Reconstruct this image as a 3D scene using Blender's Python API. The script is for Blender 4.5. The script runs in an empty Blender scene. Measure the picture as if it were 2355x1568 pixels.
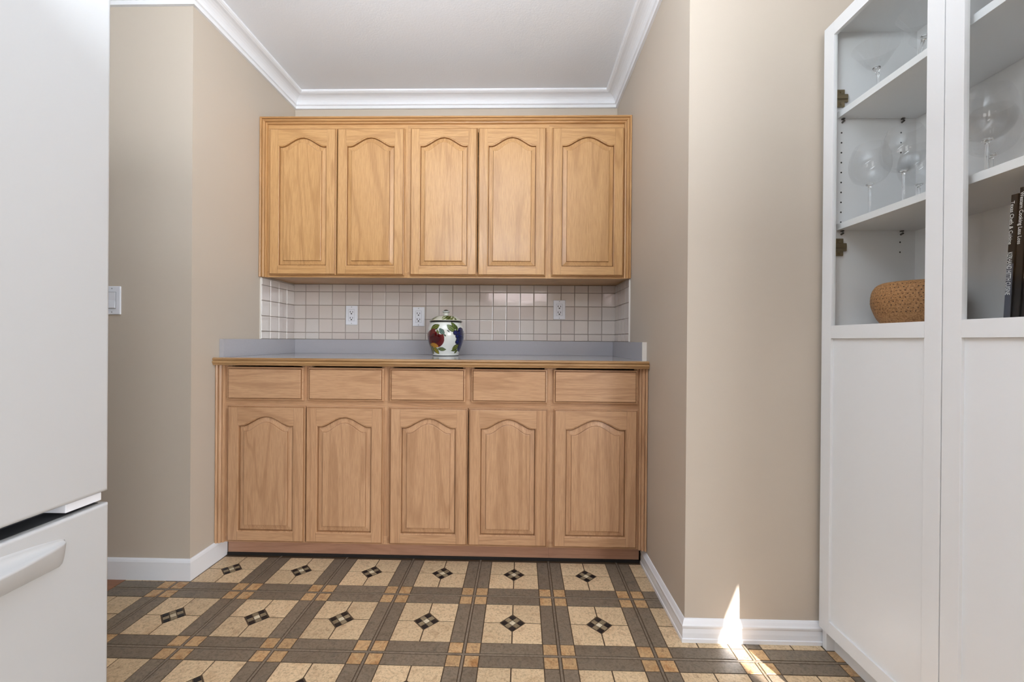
import bpy, bmesh, math, random
from mathutils import Vector, Matrix
random.seed(7)
SC = bpy.context.scene
COL = SC.collection
PI = math.pi

# ---------------------------------------------------------------- camera
cam_d = bpy.data.cameras.new('camera')
cam = bpy.data.objects.new('camera', cam_d); COL.objects.link(cam)
cam_d.sensor_fit = 'HORIZONTAL'; cam_d.sensor_width = 36.0
cam_d.lens = 966.5 / 2355 * 36.0
cam_d.clip_start = 0.02
_yaw, _pitch, _roll, CAMZ = .0225, -.0021, .0079, .9966
_f = Vector((-math.sin(_yaw), math.cos(_yaw), 0)) * math.cos(_pitch) + Vector((0, 0, math.sin(_pitch)))
_r = Vector((math.cos(_yaw), math.sin(_yaw), 0)); _u = _r.cross(_f)
_R = _r * math.cos(_roll) + _u * math.sin(_roll)
_U = -_r * math.sin(_roll) + _u * math.cos(_roll)
cam.matrix_world = Matrix(((_R.x, _U.x, -_f.x, 0), (_R.y, _U.y, -_f.y, 0), (_R.z, _U.z, -_f.z, CAMZ), (0, 0, 0, 1)))
SC.camera = cam
# ---------------------------------------------------------------- exposure
SC.view_settings.view_transform = 'Standard'
SC.view_settings.look = 'None'
SC.view_settings.gamma = 1.0
SC.view_settings.use_curve_mapping = False
SC.view_settings.exposure = 0.30
# ---------------------------------------------------------------- world
W = bpy.data.worlds.new('daylight'); SC.world = W; W.use_nodes = True
W.node_tree.nodes['Background'].inputs[0].default_value = (.80, .90, 1.0, 1)
W.node_tree.nodes['Background'].inputs[1].default_value = 1.2
# ---------------------------------------------------------------- sun through the gap between the rear mask sheets
def light(name, kind, loc, direction, **kw):
    d = bpy.data.lights.new(name, kind)
    for k, v in kw.items(): setattr(d, k, v)
    o = bpy.data.objects.new(name, d); COL.objects.link(o); o.location = loc
    o.rotation_euler = Vector(direction).to_track_quat('-Z', 'Y').to_euler()
    return o
light('sun', 'SUN', (3, -5, 4), (-.305, 1, -.3575), energy=34.0, angle=.0055, color=(1, .96, .92))
# daylight of the windows of the room behind the camera (area lamps by the walls; the last is an added ceiling fill)
def rect_light(name, loc, direction, sx, sy, e, col):
    o = light(name, 'AREA', loc, direction, shape='RECTANGLE', size=sx, size_y=sy, energy=e, color=col)
    return o
rect_light('window_light_rear', (2.65, -3.44, 1.35), (-.12, 1, -.02), 1.5, 1.7, 58, (.88, .94, 1.0))
rect_light('window_light_transom', (-.10, -3.44, 1.87), (0, 1, -.05), 1.25, .26, 5, (1.0, .84, .86))
rect_light('window_light_right', (3.44, -1.75, 1.40), (-1, .12, -.02), 2.4, 1.5, 128, (.92, .96, 1.0))
rect_light('window_light_left', (-3.44, -1.6, 1.45), (1, .0, -.02), 2.2, 1.2, 44, (.96, .97, 1.0))
rect_light('ceiling_fill', (-.35, .22, 1.86), (0, .42, 1), .9, .6, 36, (.82, .91, 1.0))  # added upward fill to brighten the ceiling; the room has no such lamp

# ---------------------------------------------------------------- materials
def s2l(c):
    return tuple((x / 12.92 if x <= .04045 else ((x + .055) / 1.055) ** 2.4) for x in [v / 255 for v in c]) + (1,)
def mat(name, rgb=(200, 200, 200), rough=.5, spec=.5, metal=0, coat=0):
    m = bpy.data.materials.new(name); m.use_nodes = True
    b = m.node_tree.nodes['Principled BSDF']
    b.inputs['Base Color'].default_value = s2l(rgb)
    b.inputs['Roughness'].default_value = rough
    b.inputs['Specular IOR Level'].default_value = spec
    b.inputs['Metallic'].default_value = metal
    b.inputs['Coat Weight'].default_value = coat
    return m
class NT:
    def __init__(s, m): s.t = m.node_tree; s.b = s.t.nodes['Principled BSDF']
    def n(s, typ, **kw):
        nd = s.t.nodes.new(typ)
        for k, v in kw.items():
            if k in ('inp',):
                for kk, vv in v.items(): nd.inputs[kk].default_value = vv
            else: setattr(nd, k, v)
        return nd
    def l(s, a, b): s.t.links.new(a, b)
    def noise(s, vec, scale, detail=3, rough=.5, dist=0):
        n = s.n('ShaderNodeTexNoise', inp={'Scale': scale, 'Detail': detail, 'Roughness': rough, 'Distortion': dist})
        if vec is not None: s.l(vec, n.inputs['Vector'])
        return n
    def ramp(s, fac, stops):
        r = s.n('ShaderNodeValToRGB'); e = r.color_ramp.elements
        while len(e) < len(stops): e.new(.5)
        for i, (p, c) in enumerate(stops): e[i].position = p; e[i].color = c
        s.l(fac, r.inputs[0]); return r
    def mix(s, fac, a, b, mode='MIX'):
        m = s.n('ShaderNodeMix', data_type='RGBA', blend_type=mode)
        for sock, v in ((m.inputs[0], fac), (m.inputs[6], a), (m.inputs[7], b)):
            if hasattr(v, 'links'): s.l(v, sock)
            else: sock.default_value = v
        return m.outputs[2]
    def bump(s, h, strength, dist):
        b = s.n('ShaderNodeBump', inp={'Strength': strength, 'Distance': dist}); s.l(h, b.inputs['Height'])
        s.l(b.outputs[0], s.b.inputs['Normal']); return b
    def coord(s, scale=(1, 1, 1), obj=True, rnd=True):
        tc = s.n('ShaderNodeTexCoord'); mp = s.n('ShaderNodeMapping'); mp.inputs['Scale'].default_value = scale
        s.l(tc.outputs['Object' if obj else 'Generated'], mp.inputs['Vector'])
        if rnd:
            oi = s.n('ShaderNodeObjectInfo'); mm = s.n('ShaderNodeMath', operation='MULTIPLY', inp={1: 37.0})
            s.l(oi.outputs['Random'], mm.inputs[0])
            cb = s.n('ShaderNodeCombineXYZ')
            for i in range(3): s.l(mm.outputs[0], cb.inputs[i])
            s.l(cb.outputs[0], mp.inputs['Location'])
        return mp.outputs[0]

def paint(name, rgb, rough=.6, bscale=260, bstr=.12, bdist=.001):
    m = mat(name, rgb, rough, .35); k = NT(m)
    tc = k.n('ShaderNodeTexCoord')
    n = k.noise(tc.outputs['Object'], bscale, 3, .6)
    k.bump(n.outputs[0], bstr, bdist)
    return m
def oak(name, light_c, mid_c, dark_c, vertical=True, rough=.36):
    m = mat(name, mid_c, rough, .45, coat=.25); k = NT(m)
    m.node_tree.nodes['Principled BSDF'].inputs['Coat Roughness'].default_value = .22
    g = (1, 1, .085) if vertical else (.085, 1, 1)
    f = (1, 1, .035) if vertical else (.035, 1, 1)
    c1 = k.coord(g); c2 = k.coord(f)
    big = k.noise(c1, 8, 2, .5, 1.1)              # cathedral bands
    sn = k.n('ShaderNodeMath', operation='MULTIPLY', inp={1: 30.0}); k.l(big.outputs[0], sn.inputs[0])
    si = k.n('ShaderNodeMath', operation='SINE'); k.l(sn.outputs[0], si.inputs[0])
    band = k.ramp(si.outputs[0], [(0.0, (0, 0, 0, 1)), (.55, (.25, .25, .25, 1)), (1.0, (1, 1, 1, 1))])
    fine = k.noise(c2, 420, 4, .65)
    streak = k.ramp(fine.outputs[0], [(.42, (0, 0, 0, 1)), (.66, (1, 1, 1, 1))])
    lo = k.noise(c1, 3.5, 2)
    colA = k.mix(lo.outputs[0], s2l(light_c), s2l(mid_c))
    t1 = k.n('ShaderNodeMath', operation='MULTIPLY', inp={1: .32}); k.l(band.outputs[0], t1.inputs[0])
    colB = k.mix(t1.outputs[0], colA, s2l(dark_c))
    t2 = k.n('ShaderNodeMath', operation='MULTIPLY', inp={1: .42}); k.l(streak.outputs[0], t2.inputs[0])
    colC = k.mix(t2.outputs[0], colB, s2l(dark_c))
    k.l(colC, k.b.inputs['Base Color'])
    k.bump(fine.outputs[0], .12, .0006)
    return m
M = {}
M['wall'] = paint('wall_paint_taupe', (196, 184, 169))
M['ceil'] = paint('ceiling_paint_white', (238, 241, 246), .8, 140, .35, .002)
M['trim'] = paint('trim_paint_white', (236, 237, 240), .32, 60, .05, .001)
OAK_WARM_LIT = ((211, 167, 115), (196, 149, 95), (144, 96, 48))  # wall cabinets: warm cast of the light put into the oak colour
OAK_COOL_LIT = ((208, 168, 131), (196, 152, 114), (142, 99, 66))  # base cabinets: same oak, tinted for the cooler daylight on it
M['oak_v'] = oak('oak_upper_vertical', *OAK_WARM_LIT); M['oak_h'] = oak('oak_upper_horizontal', *OAK_WARM_LIT, vertical=False)
M['oak_lv'] = oak('oak_lower_vertical', *OAK_COOL_LIT); M['oak_lh'] = oak('oak_lower_horizontal', *OAK_COOL_LIT, vertical=False)
M['groove_shade_u'] = oak('oak_upper_groove_shade', (176, 128, 78), (160, 112, 64), (112, 72, 34))  # darker oak for the routed grooves: their shade is put into the colour
M['groove_shade_l'] = oak('oak_lower_groove_shade', (172, 128, 90), (158, 114, 78), (112, 76, 48))  # groove shade in the colour, for base doors and drawers
M['nosing'] = oak('oak_counter_nosing', (190, 152, 108), (170, 130, 86), (118, 82, 48), vertical=False, rough=.16)
M['toe'] = oak('oak_toe_board', (192, 150, 124), (180, 136, 112), (150, 108, 86), vertical=False, rough=.5)
M['moulding'] = oak('oak_moulding', (206, 160, 108), (188, 140, 88), (142, 96, 50), vertical=True)
M['moulding_h'] = oak('oak_moulding_horizontal', (206, 160, 108), (188, 140, 88), (142, 96, 50), vertical=False)
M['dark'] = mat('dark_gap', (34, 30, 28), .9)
M['black'] = mat('black_plastic', (14, 14, 15), .5)
M['laminate'] = mat('laminate_grey', (176, 175, 182), .14, .5)
k = NT(M['laminate']); n_ = k.noise(k.coord(), 900, 2); r_ = k.ramp(n_.outputs[0], [(.3, s2l((166, 164, 168))), (.7, s2l((180, 178, 182)))]); k.l(r_.outputs[0], k.b.inputs['Base Color'])
M['tile'] = mat('glazed_wall_tile', (190, 180, 172), .1, .6, coat=.6)
k = NT(M['tile']); oi = k.n('ShaderNodeObjectInfo')
r_ = k.ramp(oi.outputs['Random'], [(0, s2l((210, 203, 197))), (.5, s2l((213, 203, 195))), (1, s2l((203, 192, 186)))]); k.l(r_.outputs[0], k.b.inputs['Base Color'])
n_ = k.noise(k.coord(), 28, 2); k.bump(n_.outputs[0], .12, .004)
M['grout'] = mat('wall_grout', (152, 140, 130), .9)
M['caulk'] = mat('white_caulk', (225, 220, 212), .6)
M['plate'] = mat('white_plastic', (232, 234, 240), .3)
M['plate_grey'] = mat('white_plastic_recess', (160, 162, 166), .35)
M['fridge'] = paint('white_enamel', (190, 190, 190), .28, 700, .06, .0006)
M['gasket'] = mat('dark_grey_matte', (60, 62, 66), .7)
M['white_furn'] = paint('white_foil', (226, 226, 226), .38, 400, .02, .0005)
M['brass'] = mat('aged_brass', (140, 124, 92), .3, .5, .9)
M['plank'] = oak('wood_plank', (170, 112, 66), (150, 92, 50), (104, 60, 32), vertical=False)
def stone(name, a, b, c, rough=.42):
    m = mat(name, b, rough, .4); k = NT(m)
    v = k.coord(rnd=True)
    n1 = k.noise(v, 22, 5, .75, .6); n2 = k.noise(v, 130, 4, .75, .3)
    r1 = k.ramp(n1.outputs[0], [(.3, s2l(a)), (.52, s2l(b)), (.72, s2l(c))])
    r2 = k.ramp(n2.outputs[0], [(.36, (.42, .38, .33, 1)), (.52, (1, 1, 1, 1))])
    col = k.mix(.6, r1.outputs[0], r2.outputs[0], 'MULTIPLY')
    oi = k.n('ShaderNodeObjectInfo')
    hv = k.n('ShaderNodeHueSaturation'); mr = k.n('ShaderNodeMapRange', inp={3: .88, 4: 1.1}); k.l(oi.outputs['Random'], mr.inputs[0])
    k.l(mr.outputs[0], hv.inputs['Value']); k.l(col, hv.inputs['Color']); k.l(hv.outputs[0], k.b.inputs['Base Color'])
    k.bump(n2.outputs[0], .25, .0008)
    return m
M['cream'] = stone('cream_stone', (204, 173, 136), (221, 195, 158), (188, 156, 122))
M['border'] = stone('grey_brown_stone', (116, 101, 85), (132, 118, 101), (106, 96, 84))
M['corner'] = stone('rust_stone', (172, 124, 78), (204, 168, 124), (158, 124, 92))
M['mos_black'] = stone('black_mosaic', (18, 18, 24), (26, 25, 30), (14, 14, 18), .3)
M['mos_tan'] = stone('tan_mosaic', (140, 122, 96), (150, 134, 108), (126, 108, 84), .4)
M['mos_cream'] = stone('light_mosaic', (220, 204, 172), (226, 212, 184), (206, 188, 156), .4)
M['joint'] = stone('joint_line', (128, 114, 98), (136, 122, 106), (118, 104, 90))
M['floor_grout'] = mat('floor_grout', (84, 67, 50), .7)
def glass_mat(name, tint=(.97, .98, .98), ior=1.45, gl=1.0, body=0.0):
    m = bpy.data.materials.new(name); m.use_nodes = True; t = m.node_tree; t.nodes.clear()
    out = t.nodes.new('ShaderNodeOutputMaterial'); tr = t.nodes.new('ShaderNodeBsdfTransparent'); tr.inputs[0].default_value = tint + (1,)
    gs = t.nodes.new('ShaderNodeBsdfGlossy'); gs.inputs['Roughness'].default_value = .03; gs.inputs[0].default_value = (gl, gl, gl, 1)
    lw = t.nodes.new('ShaderNodeLayerWeight'); lw.inputs[0].default_value = .5
    pw = t.nodes.new('ShaderNodeMath'); pw.operation = 'POWER'; pw.inputs[1].default_value = 4.0; t.links.new(lw.outputs['Facing'], pw.inputs[0])
    ma = t.nodes.new('ShaderNodeMath'); ma.operation = 'MULTIPLY_ADD'; ma.inputs[1].default_value = ior; ma.inputs[2].default_value = .035; t.links.new(pw.outputs[0], ma.inputs[0])
    mx = t.nodes.new('ShaderNodeMixShader'); t.links.new(ma.outputs[0], mx.inputs[0]); t.links.new(tr.outputs[0], mx.inputs[1]); t.links.new(gs.outputs[0], mx.inputs[2])
    t.links.new(mx.outputs[0], out.inputs[0]); return m
M['pane'] = glass_mat('clear_pane', (.96, .97, .965), .30, .9)
M['glassware'] = glass_mat('clear_glassware', (.965, .965, .965), .75)
M['stem'] = mat('clear_glass_stem', (250, 250, 250), .02, .5)
M['stem'].node_tree.nodes['Principled BSDF'].inputs['Transmission Weight'].default_value = 1.0

# ---------------------------------------------------------------- mesh helpers
def link(name, verts, faces, mats, parent=None, smooth=False, fm=None, loc=None, kind=None, label=None):
    me = bpy.data.meshes.new(name); me.from_pydata([tuple(v) for v in verts], [], faces)
    if not isinstance(mats, (list, tuple)): mats = [mats]
    for m in mats: me.materials.append(m)
    if fm: me.polygons.foreach_set('material_index', fm)
    if smooth: me.polygons.foreach_set('use_smooth', [True] * len(me.polygons))
    me.update()
    bm = bmesh.new(); bm.from_mesh(me); bmesh.ops.recalc_face_normals(bm, faces=bm.faces); bm.to_mesh(me); bm.free()
    o = bpy.data.objects.new(name, me); COL.objects.link(o)
    if parent: o.parent = parent
    if loc: o.location = loc
    if kind: o['kind'] = kind
    if label: o['label'] = label
    return o
class MB:
    def __init__(s): s.v = []; s.f = []; s.m = []; s.cur = 0
    def add(s, vs, fs):
        b = len(s.v); s.v += [tuple(v) for v in vs]; s.f += [tuple(b + i for i in f) for f in fs]; s.m += [s.cur] * len(fs)
    def box(s, x0, x1, y0, y1, z0, z1, bev=0):
        if bev <= 0:
            vs = [(x, y, z) for x in (x0, x1) for y in (y0, y1) for z in (z0, z1)]
            s.add(vs, [(0, 1, 3, 2), (4, 6, 7, 5), (0, 4, 5, 1), (2, 3, 7, 6), (0, 2, 6, 4), (1, 5, 7, 3)])
        else:
            bm = bmesh.new(); bmesh.ops.create_cube(bm, size=1)
            for v in bm.verts:
                v.co = Vector(((x0 + x1) / 2 + v.co.x * (x1 - x0), (y0 + y1) / 2 + v.co.y * (y1 - y0), (z0 + z1) / 2 + v.co.z * (z1 - z0)))
            bmesh.ops.bevel(bm, geom=bm.edges[:], offset=bev, segments=2, affect='EDGES', profile=.5)
            bm.verts.index_update(); s.add([v.co[:] for v in bm.verts], [tuple(v.index for v in f.verts) for f in bm.faces]); bm.free()
    def prism(s, pts, a, b, axis):  # polygon pts (2-D) extruded from a to b along axis
        def P(p, t):
            return {'x': (t, p[0], p[1]), 'y': (p[0], t, p[1]), 'z': (p[0], p[1], t)}[axis]
        n = len(pts); vs = [P(p, a) for p in pts] + [P(p, b) for p in pts]
        s.add(vs, [tuple(range(n)), tuple(range(n, 2 * n))] + [(i, (i + 1) % n, n + (i + 1) % n, n + i) for i in range(n)])
    def lathe(s, prof, n=48, c=(0, 0), close=False):
        b = []
        for r, z in prof:
            for i in range(n):
                a = 2 * PI * i / n; b.append((c[0] + r * math.cos(a), c[1] + r * math.sin(a), z))
        fs = []
        for j in range(len(prof) - 1):
            for i in range(n):
                fs.append((j * n + i, j * n + (i + 1) % n, (j + 1) * n + (i + 1) % n, (j + 1) * n + i))
        s.add(b, fs)
    def cyl(s, p0, p1, r, n=12):
        p0, p1 = Vector(p0), Vector(p1); d = (p1 - p0).normalized(); a = d.orthogonal().normalized(); b = d.cross(a)
        vs = [p + (a * math.cos(2 * PI * i / n) + b * math.sin(2 * PI * i / n)) * r for p in (p0, p1) for i in range(n)]
        s.add(vs, [tuple(range(n)), tuple(range(n, 2 * n))] + [(i, (i + 1) % n, n + (i + 1) % n, n + i) for i in range(n)])
    def out(s, name, mats, parent=None, **kw):
        return link(name, s.v, s.f, mats, parent, fm=s.m if isinstance(mats, (list, tuple)) else None, **kw)
def box(name, x0, x1, y0, y1, z0, z1, m, parent=None, bev=0, **kw):
    b = MB(); b.box(x0, x1, y0, y1, z0, z1, bev); return b.out(name, m, parent, **kw)
def empty(name, loc, label, cat, group=None):
    o = bpy.data.objects.new(name, None); COL.objects.link(o); o.location = loc; o.empty_display_size = .05
    o['label'] = label; o['category'] = cat
    if group: o['group'] = group
    return o
def rel(o):  # keep world placement of children modelled in world coordinates
    p = o.parent
    while p is not None and p.parent is not None: p = p.parent
    o.location = Vector(o.location) - p.location
def tag(o, label, cat, group=None):
    o['label'] = label; o['category'] = cat
    if group: o['group'] = group
    return o

# ---------------------------------------------------------------- dimensions
XL, XR, D = -1.3587, .5517, 2.4774          # alcove
YFL, YFR = 1.6996, 1.414                    # walls left and right of the alcove
HC = 2.432
XV = -1.616                                 # end of the vinyl floor
BX = 1.30                                   # wall behind the bookcase

def S(name, x0, x1, y0, y1, z0, z1, m, **kw):
    return box(name, x0, x1, y0, y1, z0, z1, m, kind='structure', **kw)
floor = S('floor', XV, 3.6, -3.6, 2.6, -.05, -.0018, M['floor_grout'])
hall = S('floor_hallway', -3.6, XV, -3.6, 2.6, -.05, -.004, M['dark'])
S('ceiling', -3.6, 3.6, -3.6, 2.7, HC, HC + .1, M['ceil'])
wall_back = S('wall_back', XL - .1, XR + .1, D, D + .1, 0, HC, M['wall'])
wall_left = S('wall_left', XL - .1, XL, YFL, D, 0, HC, M['wall'])
S('wall_left_front', -3.6, XL - .1, YFL, YFL + .1, 0, HC, M['wall'])
wall_right = S('wall_right', XR, XR + .1, YFR, D, 0, HC, M['wall'])
S('wall_right_front', XR + .1, BX + .1, YFR, YFR + .1, 0, HC, M['wall'])
S('wall_right_side', BX, BX + .1, .3, YFR, 0, HC, M['wall'])
S('wall_right_return', BX + .1, 3.6, .3, .4, 0, HC, M['wall'])
S('wall_light_block', -3.5, -1.66, .95, 1.05, 0, HC, M['wall'])  # unseen wall added to keep the left lamp off the left front wall
S('wall_far_left', -3.6, -3.5, -3.5, YFL, 0, HC, M['wall'])
S('wall_far_right', 3.5, 3.6, -3.5, .3, 0, HC, M['wall'])
# rear wall with the opening that lets the strip of sun in (cut to shape by the mask sheets below)
b = MB()
ax, az = 2.236, 1.945
b.box(-3.6, 1.80, -3.6, -3.5, 0, HC); b.box(2.75, 3.6, -3.6, -3.5, 0, HC); b.box(1.80, 2.75, -3.6, -3.5, 2.05, HC)
b.out('wall_rear', M['wall'], kind='structure')
# unseen sheets added across the rear opening to cut the sun to a wedge
cu = empty('sun_mask', (2.2, -3.5, 0), 'unseen sheet mask added behind the viewer to shape the sun strip', 'sun_mask')
b = MB(); b.prism([(1.76, .0), (2.163, .0), (2.163, 1.755), (ax, az), (ax, 2.1), (1.76, 2.1)], -3.499, -3.496, 'y'); o = b.out('sun_mask_sheet', M['trim'], cu); o.location = (-2.2, 3.5, 0)
b = MB(); b.box(ax, 2.79, -3.499, -3.496, 0, 2.1); o = b.out('sun_mask_sheet', M['trim'], cu); o.location = (-2.2, 3.5, 0)

# crown moulding
def crown_profile():
    pts = [(0, HC - .074), (.012, HC - .074), (.013, HC - .058), (.020, HC - .055), (.020, HC - .049)]
    for i in range(7):
        a = i / 6 * PI / 2
        pts.append((.020 + (1 - math.cos(a)) * .046, HC - .049 + math.sin(a) * .033))
    pts += [(.070, HC - .014), (.074, HC - .013), (.080, HC - .008), (.080, HC), (0, HC)]
    return pts
def sweep(name, path, prof, m, parent=None, kind='structure', closed_ends=True):
    # path: list of (x, y) with the room on the right-hand side; prof: (projection, z)
    n = len(path); rings = []
    for i, p in enumerate(path):
        p = Vector(p)
        def nrm(a, b): d = (Vector(b) - Vector(a)).normalized(); return Vector((d.y, -d.x))
        if i == 0: off = nrm(path[0], path[1])
        elif i == n - 1: off = nrm(path[-2], path[-1])
        else:
            a, c = nrm(path[i - 1], path[i]), nrm(path[i], path[i + 1]); off = (a + c) / (1 + a.dot(c))
        rings.append([(p.x + off.x * q, p.y + off.y * q, z) for q, z in prof])
    b = MB(); k = len(prof); vs = [v for r in rings for v in r]; fs = []
    for i in range(n - 1):
        for j in range(k): fs.append((i * k + j, i * k + (j + 1) % k, (i + 1) * k + (j + 1) % k, (i + 1) * k + j))
    fs += [tuple(range(k)), tuple((n - 1) * k + j for j in range(k))]
    b.add(vs, fs); return b.out(name, m, parent, kind=kind)
sweep('trim_1', [(-3.5, YFL), (XL, YFL), (XL, D), (XR, D), (XR, YFR), (BX, YFR), (BX, .3)], crown_profile(), M['trim'])
# baseboards
fl = [(0, 0), (.012, 0), (.012, .074), (.009, .082), (.004, .086), (0, .086)]
sweep('baseboard_left', [(-3.5, YFL), (XL, YFL), (XL, 1.905)], [(q, z) for q, z in fl], M['trim'])
cp = [(0, 0), (.013, 0), (.013, .012), (.0105, .014), (.0105, .030), (.009, .044), (.0115, .050), (.012, .055), (.009, .060), (.006, .068), (.003, .074), (0, .075)]
sweep('baseboard_right', [(XR, 1.895), (XR, YFR), (BX, YFR)], cp, M['trim'])

# ---------------------------------------------------------------- vinyl floor of tiles
GX, GY, P = -.1763, 1.3278, .3048
def clip(poly, xmin):
    out = []
    for i in range(len(poly)):
        a, c = poly[i], poly[(i + 1) % len(poly)]
        ia, ic = a[0] >= xmin, c[0] >= xmin
        if ia: out.append(a)
        if ia != ic:
            t = (xmin - a[0]) / (c[0] - a[0]); out.append((xmin, a[1] + t * (c[1] - a[1])))
    return out
def slab_geo(poly, bev=.0011):
    n = len(poly); cx = sum(p[0] for p in poly) / n; cy = sum(p[1] for p in poly) / n
    def ins(p):
        d = Vector((cx - p[0], cy - p[1])); L = max(d.length, 1e-6); return (p[0] + d.x / L * bev * 1.3, p[1] + d.y / L * bev * 1.3)
    vs = [(p[0], p[1], -.0018) for p in poly] + [(p[0], p[1], -.0005) for p in poly] + [ins(p) + (0,) for p in poly]
    fs = [tuple(range(2 * n, 3 * n))]
    for k in range(2):
        fs += [(k * n + i, k * n + (i + 1) % n, (k + 1) * n + (i + 1) % n, (k + 1) * n + i) for i in range(n)]
    return vs, fs
H0, H1, B0, B1 = .0066, .0498, .0532, .1524     # joint, strip, block (distances from the grid line)
CUT = .0475
pieces = []   # (name, material, polygon about cell centre)
for sx in (-1, 1):
    for sy in (-1, 1):
        g, e = .0021, B1 - B0
        pieces.append(('cream_tile', 'cream', [(sx * x, sy * y) for x, y in [(g, CUT - g), (CUT - g, g), (e, g), (e, e), (g, e)]]))
        a, c = B1 - H1, B1 - H0
        pieces.append(('corner_tile', 'corner', [(sx * x, sy * y) for x, y in [(a, a), (c, a), (c, c), (a, c)]]))
for s in (-1, 1):
    a, c, e = B1 - H1, B1 - H0, B1 - B0
    pieces.append(('border_tile', 'border', [(-e, s * a), (e, s * a), (e, s * c), (-e, s * c)]))
    pieces.append(('border_tile', 'border', [(s * a, -e), (s * c, -e), (s * c, e), (s * a, e)]))
q = .0200; r2 = math.sqrt(.5)
for i in (-1, 0, 1):
    for j in (-1, 0, 1):
        cx, cy = (i - j) * q * r2, (i + j) * q * r2; hh = q * .5 - .0014; hh *= 2 * r2
        mm = 'mos_cream' if i == j == 0 else ('mos_black' if abs(i) + abs(j) == 2 else 'mos_tan')
        pieces.append(('mosaic_tile', mm, [(cx + hh, cy), (cx, cy + hh), (cx - hh, cy), (cx, cy - hh)]))
mesh_cache = {}
stuff = MB(); stuff_keys = ['cream', 'border', 'corner', 'mos_black', 'mos_tan', 'mos_cream', 'joint']
for j in range(-16, 2):
    for i in range(-6, 12):
        cx, cy = GX + P * (i + .5), GY + P * (j + .5)
        indiv = j >= -1 and i <= 4
        for pi, (nm, mk, poly) in enumerate(pieces):
            w = [(cx + x, cy + y) for x, y in poly]
            xs = [p[0] for p in w]; ys = [p[1] for p in w]
            if max(xs) <= XV + .002 or min(ys) > 1.884: continue
            if min(ys) > YFL and max(xs) < XL: continue
            if min(ys) > YFR and min(xs) > XR: continue
            if min(xs) > BX and min(ys) > .3: continue
            if min(ys) < -3.5 or max(xs) > 3.5: continue
            cl = min(xs) < XV
            if cl: w = clip(w, XV)
            if len(w) < 3: continue
            if indiv:
                key = (pi,)
                if cl:
                    mx, my = sum(p[0] for p in w) / len(w), sum(p[1] for p in w) / len(w)
                    vs, fs = slab_geo([(p[0] - mx, p[1] - my) for p in w]); o = link(nm, vs, fs, M[mk], floor, loc=(mx, my, 0))
                else:
                    lx, ly = sum(p[0] for p in poly) / len(poly), sum(p[1] for p in poly) / len(poly)
                    if key not in mesh_cache:
                        vs, fs = slab_geo([(p[0] - lx, p[1] - ly) for p in poly]); o = link(nm, vs, fs, M[mk], floor, loc=(cx + lx, cy + ly, 0)); mesh_cache[key] = o.data
                    else:
                        o = bpy.data.objects.new(nm, mesh_cache[key]); COL.objects.link(o); o.parent = floor; o.location = (cx + lx, cy + ly, 0)
            else:
                vs, fs = slab_geo(w); stuff.cur = stuff_keys.index(mk); stuff.add(vs, fs)
# thin double joint lines
def strip(x0, x1, y0, y1, ind):
    zt = -.0004 if y1 - y0 > x1 - x0 else -.0006
    if ind: box('joint_strip', x0, x1, y0, y1, -.0018, zt, M['joint'], floor)
    else: stuff.cur = 6; stuff.box(x0, x1, y0, y1, -.0018, zt)
JW = .0032
for i in range(-4, 13):
    x = GX + P * i
    if x - JW > BX: y1 = .3
    elif x > XR: y1 = YFR
    else: y1 = 1.915
    if x > 3.45: continue
    strip(x - JW, x + JW, GY - P, y1, True) if i < 5 else None
    strip(x - JW, x + JW, -3.5, GY - P if i < 5 else y1, False)
for j in range(-15, 2):
    y = GY + P * j
    xe = XR if y > YFR else (BX if y > .3 else 3.5)
    strip(XV, min(xe, 3.5), y - JW, y + JW, j >= -1)
stuff.out('floor_tile', [M[k_] for k_ in stuff_keys], floor, kind='stuff')
# hallway planks
for i in range(5):
    for j in range(3):
        y0 = 1.70 - (i + 1) * .125 
        box('plank', XV - (j + 1) * .62 + .001, XV - j * .62 - .001 if j else XV - .002, y0 + .001, y0 + .124, -.004, 0, M['plank'], hall)

# ---------------------------------------------------------------- glazed wall tiles
TY = .006
def tile_mesh(w, h):
    b = .0016; vs = []; fs = []
    rings = [(0, 0), (0, TY - .0016), (b * .5, TY - .0004), (b * 1.6, TY)]
    for ins, dep in rings:
        vs += [(-w / 2 + ins, -dep, -h / 2 + ins), (w / 2 - ins, -dep, -h / 2 + ins), (w / 2 - ins, -dep, h / 2 - ins), (-w / 2 + ins, -dep, h / 2 - ins)]
    for r in range(3):
        fs += [(r * 4 + i, r * 4 + (i + 1) % 4, (r + 1) * 4 + (i + 1) % 4, (r + 1) * 4 + i) for i in range(4)]
    fs.append((12, 13, 14, 15))
    return vs, fs
tcache = {}
def place_tile(w, h, loc, rz, parent, rnd):
    key = (round(w, 4), round(h, 4))
    if key not in tcache:
        vs, fs = tile_mesh(w, h); o = link('wall_tile', vs, fs, M['tile'], parent); tcache[key] = o.data
    else:
        o = bpy.data.objects.new('wall_tile', tcache[key]); COL.objects.link(o); o.parent = parent
    o.location = loc; o.rotation_euler = (rnd[0], 0, rz + rnd[1]); return o
G = .0026
rows = [(.9925, 1.0330), (1.0330, 1.1140), (1.1140, 1.1945), (1.1945, 1.2750), (1.2750, 1.3200)]
cols = [XL] + [-1.2842 + .0797 * k_ for k_ in range(23)] + [XR]
box('grout', XL, XR, D - .0035, D, .9925, 1.32, M['grout'], wall_back)
for z0, z1 in rows:
    for x0, x1 in zip(cols[:-1], cols[1:]):
        rnd = (random.gauss(0, .004), random.gauss(0, .004))
        place_tile(x1 - x0 - G, z1 - z0 - G, ((x0 + x1) / 2, D - .001, (z0 + z1) / 2), 0, wall_back, rnd)
sc_ = [2.1552, 2.2332, 2.3110, 2.3910, D - .008]
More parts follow.
